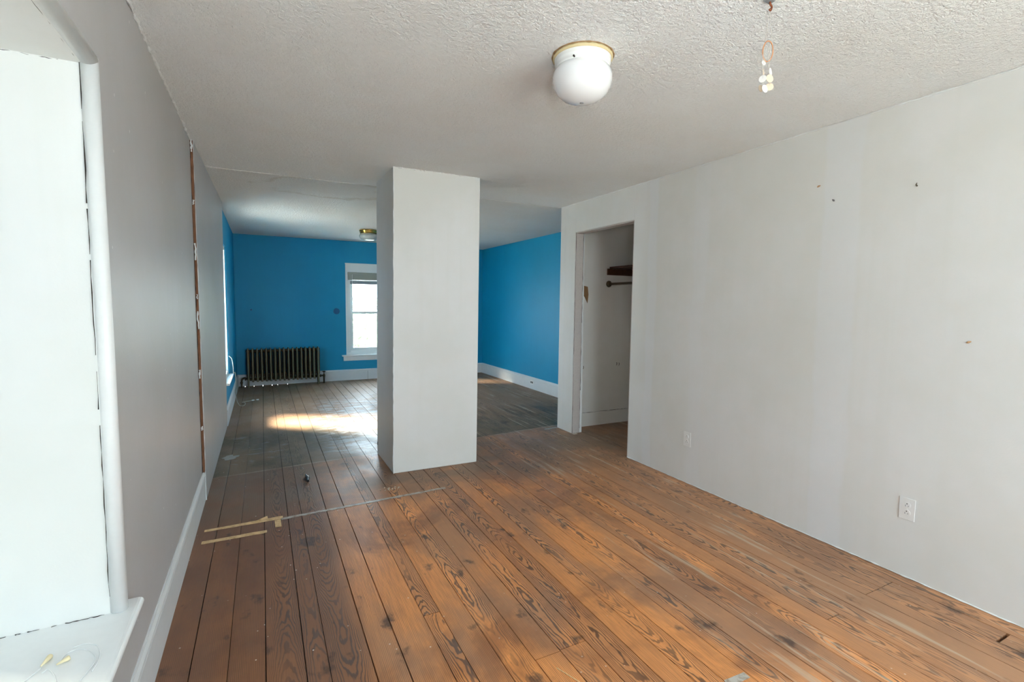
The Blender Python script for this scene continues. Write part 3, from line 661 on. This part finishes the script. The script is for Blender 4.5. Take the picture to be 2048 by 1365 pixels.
# ------------------------------------------------------------ wind chime
hx, hy = 1.571, 1.165
t = thing('wind_chime', (hx, hy, H), 'small shell wind chime with a wooden hoop hanging from the ceiling', 'wind chime')
copper = plain('copper_leaf', lin(150, 88, 60), 0.4, 0.7)
bm = NB(); tube(bm, spline([(hx, hy, H), (hx, hy, H-.012), (hx+.006, hy-.002, H-.022), (hx+.003, hy, H-.033), (hx-.003, hy, H-.030)]), 0.0035, 8); obj('hook', bm, copper, t, smooth=True)
bm = NB(); box(bm, hx-.022, hx+.012, hy-.012, hy+.012, H-.006, H); obj('hook_plate', bm, M['grey_rail'], t, bevel=0.002)
zc = H-0.168; R_ = 0.031; c0 = Vector((hx, hy, zc))
ax1 = (r2*0.42+Vector((0, 0, 1))*0.90+fw*0.1).normalized(); ax2 = (r2*0.74-Vector((0, 0, 1))*0.35+fw*0.60).normalized()
ax2 = (ax2-ax1*ax2.dot(ax1)).normalized()
hp = [c0+(ax1*math.cos(a*2*PI/36)*R_+ax2*math.sin(a*2*PI/36)*R_) for a in range(36)]
hoopm = plain('orange_hoop', lin(214, 150, 104), 0.5, var=.08)
bm = NB(); tube(bm, hp, 0.0019, 8, closed=True); obj('hoop', bm, hoopm, t, smooth=True)
thread = plain('pale_thread', lin(206, 200, 190), 0.6)
for k_ in (2, 20): 
    bm = NB(); tube(bm, [(hx, hy, H-.033), hp[k_]], 0.0006, 5); obj('thread', bm, thread, t)
shell = NT('capiz_shell'); shell.b.inputs['Transmission Weight'].default_value = 0.15; shell.b.inputs['Coat Weight'].default_value = 0.4
shell = shell.fin((0.86, 0.84, 0.80, 1), 0.3)
tinted = NT('tinted_capiz'); tinted = tinted.fin(lin(214, 196, 172), 0.35)
def disc(px, pz, rad, mat, tilt, fwd):
    c = Vector((hx, hy, 0))+r2*px+fw*fwd; c.z = H-pz
    n = (-fw*math.cos(tilt)+r2*math.sin(tilt)).normalized()
    bm = NB(); tube(bm, [c-n*0.0006, c+n*0.0006], rad, 18); obj('shell_disc', bm, mat, t)
    return c
ds = [(-0.012, .206, .0085, shell, .3, 0), (0.017, .232, .0135, shell, .8, .008), (-0.016, .262, .0125, shell, -.7, -.006), (-.004, .292, .0135, shell, .4, 0),
      (-.006, .236, .013, tinted, .9, .01), (.006, .262, .014, tinted, .2, -.01), (.014, .284, .013, tinted, -.3, .004), (-.012, .286, .012, tinted, .5, .012)]
for i, d_ in enumerate(ds):
    c = disc(*d_)
    bm = NB(); tube(bm, [hp[(16+i*3) % 36], c], 0.0005, 4); obj('thread', bm, thread, t)

# ------------------------------------------------------------ radiator
iron = plain('old_radiator_paint', lin(134, 124, 98), 0.42, 0.35, var=0.12, sc=35, bump=0.3)
idark = plain('tarnished_shaded_iron', lin(92, 78, 56), 0.5, 0.5, var=0.15)
rx0, rx1, nS = -0.222, 0.818, 17
t = thing('radiator', ((rx0+rx1)/2, 8.79, 0), 'old cast-iron column radiator under the blue far wall', 'radiator')
def section(leg):
    bm = NB(); zt, zb = 0.615, 0.115
    for yy in (-0.075,):
        z0 = 0.0 if (leg and abs(yy) > .05) else zb-0.025
        prof = [(0.006, z0), (0.0155 if z0 else 0.017, z0+0.006), (0.0125, z0+.03), (0.0125, zt-0.02), (0.0115, zt), (0.006, zt+0.011)]
        lathe(bm, prof, 12, (0, yy, 0))
    for z in (zt-0.035, zb+0.01):
        tube(bm, [(0, -0.082, z), (0, -0.04, z), (0, 0, z), (0, .04, z), (0, 0.082, z)], [0.011, 0.020, 0.013, 0.020, 0.011], 10)
    return bm
m1 = None; m2 = None
for i in range(nS):
    x = rx0+(rx1-rx0)*i/(nS-1); end = i in (0, nS-1)
    src = m2 if end else m1
    if src is None:
        o = obj('section', section(end), iron, t, smooth=True)
        if end: m2 = o.data
        else: m1 = o.data
    else: o = obj('section', src, None, t)
    o.location = (x, 8.79, 0)
    bm = NB()
    for yy in (-0.022, 0.028, 0.075):
        leg = end and yy > 0.05
        ring = [[bm.verts.new((x+rr*kx*math.cos(a*PI/5), 8.79+yy+rr*0.013/0.012*math.sin(a*PI/5), zz)) for a in range(10)] for rr, kx, zz in
                ((0.008, 1, 0.0 if leg else 0.095), (0.012, 1.0, 0.125), (0.0125, 2.1, 0.17), (0.0125, 2.1, 0.55), (0.012, 1.0, 0.60), (0.006, 1, 0.62))]
        for A_, B2 in zip(ring, ring[1:]):
            for q in range(10): bm.faces.new((A_[q], A_[(q+1) % 10], B2[(q+1) % 10], B2[q]))
        bm.faces.new(ring[0][::-1]); bm.faces.new(ring[-1])
    obj('rear_column', bm, idark, o if False else t, smooth=True)  # widened and in the darker iron, painting in shade between the tubes
bm = NB()
for z in (0.58, 0.125):
    for yy in (0.0,): tube(bm, [(rx0, 8.79+yy, z), (rx1, 8.79+yy, z)], 0.019, 12)
    for i in range(nS-1):
        x = rx0+(rx1-rx0)*(i+.5)/(nS-1); tube(bm, [(x-.006, 8.79, z), (x+.006, 8.79, z)], 0.026, 12)
obj('connecting_hub', bm, idark, t, smooth=True)
for xx, s_ in ((rx0, -1), (rx1, 1)):
    bm = NB(); tube(bm, [(xx, 8.79, .58), (xx+s_*.028, 8.79, .58)], [0.022, 0.018], 10); obj('end_plug', bm, idark, t, smooth=True)
bm = NB(); tube(bm, spline([(rx0, 8.79, .125), (rx0-.05, 8.79, .15), (rx0-.085, 8.79, .14), (rx0-.098, 8.79, .10), (rx0-.10, 8.79, 0.0)]), 0.014, 10)
tube(bm, [(rx0-.03, 8.79, .128), (rx0-.045, 8.79, .138)], 0.023, 8); tube(bm, [(rx0-.10, 8.79, .07), (rx0-.10, 8.79, .09)], 0.021, 8)
obj('return_pipe', bm, idark, t, smooth=True)
v_ = NB(); tube(v_, spline([(rx1, 8.79, .125), (rx1+.05, 8.79, .128), (rx1+.088, 8.79, .13)]), 0.014, 10); tube(v_, [(rx1+.028, 8.79, .127), (rx1+.046, 8.79, .127)], 0.024, 8)
tube(v_, [(rx1+.09, 8.79, 0), (rx1+.09, 8.79, .09), (rx1+.09, 8.79, .13), (rx1+.09, 8.79, .155)], [0.013, 0.014, 0.021, 0.013], 12)
vb = obj('valve', v_, idark, t, smooth=True)
bm = NB(); tube(bm, [(rx1+.09, 8.79, .155), (rx1+.09, 8.79, .195)], 0.006, 8); lathe(bm, [(0.012, 0), (0.026, .002), (0.028, .009), (0.02, .014), (0.006, .016)], 18, (rx1+.09, 8.79, .188)); obj('handwheel', bm, M['dark'], vb, smooth=True)

# ------------------------------------------------------------ things on the floor
def flat(name, pts, mat, th=0.0012, parent=None, z=0.0):
    bm = NB(); prism(bm, pts, 'z', z+0.0002, z+th); return obj(name, bm, mat, parent)
def strip(a, b, w, n=16, jit=0.002, w2=None):
    a, b = Vector(a), Vector(b); d = (b-a).normalized(); nn = Vector((-d.y, d.x)); L = []; R = []
    for i in range(n+1):
        t_ = i/n; p = a.lerp(b, t_); ww = (w+(0 if w2 is None else (w2-w)*t_))/2
        L.append(p+nn*(ww+random.uniform(-jit, jit))); R.append(p-nn*(ww+random.uniform(-jit, jit)))
    return [tuple(q) for q in L]+[tuple(q) for q in R[::-1]]
def stripobj(name, a, b, w, mat, th=0.0011, **kw):
    bm = NB(); pts = strip(a, b, w, **kw); n = len(pts)//2
    lo = [bm.verts.new((p[0], p[1], 0.0002)) for p in pts]; hi = [bm.verts.new((p[0], p[1], th)) for p in pts]
    m = len(pts)
    for i in range(m): bm.faces.new((lo[i], lo[(i+1) % m], hi[(i+1) % m], hi[i]))
    for i in range(n-1):
        bm.faces.new((hi[i], hi[i+1], hi[m-2-i], hi[m-1-i])); bm.faces.new((lo[i+1], lo[i], lo[m-1-i], lo[m-2-i]))
    return obj(name, bm, mat)
k = NT('worn_silver_tape'); p, x, y, z = k.pos(); n_ = k.noise(p, 22, 5, .7)
silver = k.fin(k.mix(k.smooth(n_, .4, .62), lin(186, 182, 174), lin(150, 132, 114)), 0.45)
k = NT('masking_tape_mat'); p, x, y, z = k.pos(); n_ = k.noise(p, 30, 5, .6)
mask = k.fin(k.mix(k.smooth(n_, .4, .7), lin(230, 200, 150), lin(196, 160, 112)), 0.6)
tag(stripobj('duct_tape', (0.075, 3.362), (1.196, 3.417), 0.030, silver, n=50, jit=0.003), 'long worn silver tape line stuck across the floor boards before the column', 'tape')
mt = stripobj('masking_tape', (-0.345, 3.375), (0.085, 3.385), 0.028, mask, n=16, jit=0.002, w2=0.046); tag(mt, 'farther of the two tan masking tape strips, with a turned-down end piece', 'tape')
o = flat('tape_end', [(0.036, 3.356), (0.071, 3.360), (0.073, 3.244), (0.038, 3.250)], mask, 0.0018, mt)
bm = NB()
A = [(-0.13, 3.372, .0013), (-0.06, 3.395, .004), (-0.005, 3.425, .010)]; B_ = [(-0.13, 3.366, .0013), (-0.05, 3.372, .002), (0.0, 3.388, .003)]
va = [bm.verts.new(q) for q in A]; vb_ = [bm.verts.new(q) for q in B_]; vc = [bm.verts.new((q[0], q[1], q[2]+.0006)) for q in A]; vd = [bm.verts.new((q[0], q[1], q[2]+.0006)) for q in B_]
for i in range(2):
    bm.faces.new((va[i], va[i+1], vb_[i+1], vb_[i])); bm.faces.new((vc[i], vd[i], vd[i+1], vc[i+1])); bm.faces.new((va[i], vc[i], vc[i+1], va[i+1])); bm.faces.new((vb_[i], vb_[i+1], vd[i+1], vd[i]))
obj('lifted_edge', bm, mask, mt)
tag(stripobj('masking_tape', (-0.345, 3.212), (-0.008, 3.213), 0.036, mask, n=14, jit=0.002), 'nearer of the two tan masking tape strips near the left wall', 'tape')
tag(stripobj('duct_tape', (1.50, 1.148), (1.604, 1.144), 0.030, silver, n=8, jit=0.0015), 'short grey tape piece on the floor at the bottom edge of the photo', 'tape')
tag(stripobj('duct_tape', (2.765, 4.578), (2.935, 4.598), 0.03, plain('pale_tape', lin(176, 172, 160), .5), n=8, jit=0.002), 'short pale tape piece at the foot of the closet wall end', 'tape')
# white crusted residue near left wall
bm = NB(); ctr = Vector((-0.28, 4.90)); P1 = []
for i in range(26):
    a = i*2*PI/26; r = 0.075*(0.75+0.5*noise.noise(Vector((math.cos(a)*1.6, math.sin(a)*1.6, 2.2)))+random.uniform(-.08, .08))
    P1.append((ctr.x+r*math.cos(a)*0.95, ctr.y+r*math.sin(a)*1.15))
prism(bm, P1, 'z', 0.0002, 0.0022)
tag(obj('plaster_residue', bm, plain('chalky_residue', lin(176, 178, 176), .6, var=.1, sc=30)), 'pale grey dried plaster smear on the dark boards by the left wall', 'plaster')
# black stub and crumbs
blk = plain('black_plastic', lin(26, 24, 24), 0.4)
t = thing('black_clip', (0.28, 4.05, 0), 'small black plastic piece lying on the boards left of the column', 'clip')
bm = NB(); tube(bm, [(0.279, 3.97, .011), (0.283, 4.03, .014), (0.28, 4.07, .012)], [.010, .016, .013], 8); obj('body', bm, blk, t)
bm = NB(); tube(bm, [(0.28, 4.075, .010), (0.277, 4.14, .007)], [.009, .006], 8); obj('stem', bm, blk, t)
bm = NB()
for i in range(30):
    cx = 0.835+random.gauss(0, .04); cy2 = 3.572+random.gauss(0, .016); r = random.uniform(.0025, .006)
    bmesh.ops.create_icosphere(bm, subdivisions=1, radius=r, matrix=Matrix.Translation((cx, cy2, r*.7))@Matrix.Diagonal((1.2, .9, .7, 1)))
o = tag(obj('crumbled_plaster', bm, plain('crumbs', lin(206, 192, 172), .8)), 'scatter of pale plaster crumbs before the column', 'debris'); o['kind'] = 'stuff'
bm = NB(); tube(bm, spline([(0.972, 1.492, .002), (0.985, 1.455, .004), (1.0, 1.42, .003), (1.02, 1.375, .002), (1.05, 1.33, .002)]), 0.0017, 6)
tag(obj('straw', bm, plain('pale_straw', lin(236, 206, 156), .6)), 'thin pale straw lying on the floor at the bottom edge', 'straw')
bm = NB(); box(bm, 2.935, 2.985, 4.262, 4.30, .0003, .004); 
tag(obj('paper_scrap', bm, plain('scrap', lin(196, 186, 176), .7), bevel=.001), 'tiny pale paper scrap at the foot of the closet jamb', 'scrap')
# cable from window_2 sill to the floor
cord_m = plain('white_cord', lin(206, 202, 190), 0.5)
t = thing('coax_cable', (-0.30, 7.3, 0), 'thin white cable running from the blue room sill down onto the floor', 'cable')
bm = NB(); tube(bm, spline([(-0.385, 6.95, .70), (-0.355, 6.96, .66), (-0.343, 6.975, .56), (-0.342, 7.0, .480), (-0.326, 7.04, .47), (-0.327, 7.15, .30), (-0.35, 7.40, .18), (-0.355, 7.7, .07), (-0.34, 7.62, .006), (-0.315, 7.40, .006), (-0.29, 7.26, .006), (-0.255, 7.24, .006), (-0.235, 7.33, .006), (-0.245, 7.48, .006), (-0.275, 7.50, .006), (-0.22, 7.54, .006), (-0.12, 7.60, .006)]), 0.0042, 7); obj('cable', bm, cord_m, t, smooth=True)
for (a, b) in (((-0.16, 7.576), (-0.135, 7.59)), ((-0.105, 7.60), (-0.075, 7.605))):
    bm = NB(); tube(bm, [(a[0], a[1], .008), (b[0], b[1], .008)], .0085, 8); obj('connector', bm, M['trim'], t)
# blind cord with two tassels on the near sill
def sp2(px, py):   # point on the sill board seen at this pixel of a 2048-wide frame
    d = (px-1024)/F_PX*r2-(py-682.5)/F_PX*u2+fw; k_ = (WZ0-EYE)/d.z; return (d.x*k_, d.y*k_, WZ0+0.0016)
t = thing('blind_cord', sp2(150, 1320), 'looped white blind cord with two cream tassels on the near window sill', 'cord')
S_ = [(121, 1325), (134, 1309), (157, 1300), (178, 1303), (190.5, 1314), (189, 1326), (178, 1342), (159, 1364)]
S2 = [(146, 1297), (173, 1289), (194, 1293), (200, 1308), (196, 1325), (184, 1345)]
S3 = [(82, 1338), (60, 1356), (45, 1368)]; S4 = [(84, 1348), (96, 1341), (108, 1352), (112, 1366)]
bm = NB()
for s_ in (S_, S2, S3, S4): tube(bm, spline([sp2(*q) for q in s_]), 0.0014, 6)
obj('cord', bm, M['trim'], t, smooth=True)
tm = plain('cream_tassel', lin(240, 226, 184), 0.4)
for a, b in (((82, 1337), (102, 1318)), ((113, 1334), (140, 1321))):
    A_, B2 = Vector(sp2(*a)), Vector(sp2(*b)); A_.z += .003; B2.z += .006
    bm = NB(); tube(bm, [A_, A_.lerp(B2, .5), A_.lerp(B2, .9), B2], [.0018, .0042, .0066, .0055], 10); obj('tassel', bm, tm, t, smooth=True)

# ------------------------------------------------------------ outside
k = NT('bounce_ground'); p, x, y, z = k.pos()
gm = k.fin(k.mix(k.noise(p, 2, 5), lin(176, 178, 174), lin(196, 196, 192)), .9)  # pale grey chosen to bounce daylight up to the ceilings
bm = NB(); box(bm, -40, 45, -40, 60, -3.4, -3.2); struct(obj('ground', bm, gm), 'ground outside, made pale to bounce light in, far below the windows')
k = NT('leaves'); oi = k.node('ShaderNodeObjectInfo'); p, x, y, z = k.pos()
leafm = k.fin(k.mix(k.noise(p, 3, 4), lin(104, 128, 92), lin(138, 156, 124)), .7)
bark = plain('bark', lin(110, 96, 80), .9)
def tree(x, y, h, r, lab):
    t = thing('leafy_tree', (x, y, -3.2), lab, 'tree', 'trees outside the far window')
    bm = NB(); tube(bm, [(x, y, -3.2), (x+.1, y, -1.5), (x, y+.1, h-r)], [.22, .16, .08], 10); obj('trunk', bm, bark, t)
    bm = NB(); rs = random.Random(int(x*100))
    for i in range(2600):
        v = Vector((rs.gauss(0, 1), rs.gauss(0, 1), rs.gauss(0, 1))).normalized()*r*(rs.random()**0.4)*(1+.25*noise.noise(Vector((i*.01, x, y))))
        c = Vector((x, y, h-r))+Vector((v.x, v.y, v.z*1.15)); a = Vector((rs.uniform(-1, 1), rs.uniform(-1, 1), rs.uniform(-1, 1))).normalized()*.13; b = a.orthogonal().normalized()*.07
        vs = [bm.verts.new(c-a), bm.verts.new(c+b), bm.verts.new(c+a), bm.verts.new(c-b)]; bm.faces.new(vs)
    obj('foliage', bm, leafm, t)['kind'] = 'stuff'
tree(2.6, 17.0, 1.35, 2.0, 'pale green tree seen through the left of the far window')
tree(7.4, 19.5, 2.6, 2.2, 'taller pale green tree rising at the right of the far window')
tree(4.4, 25.0, 1.2, 2.6, 'low pale green tree farther back behind the far window')
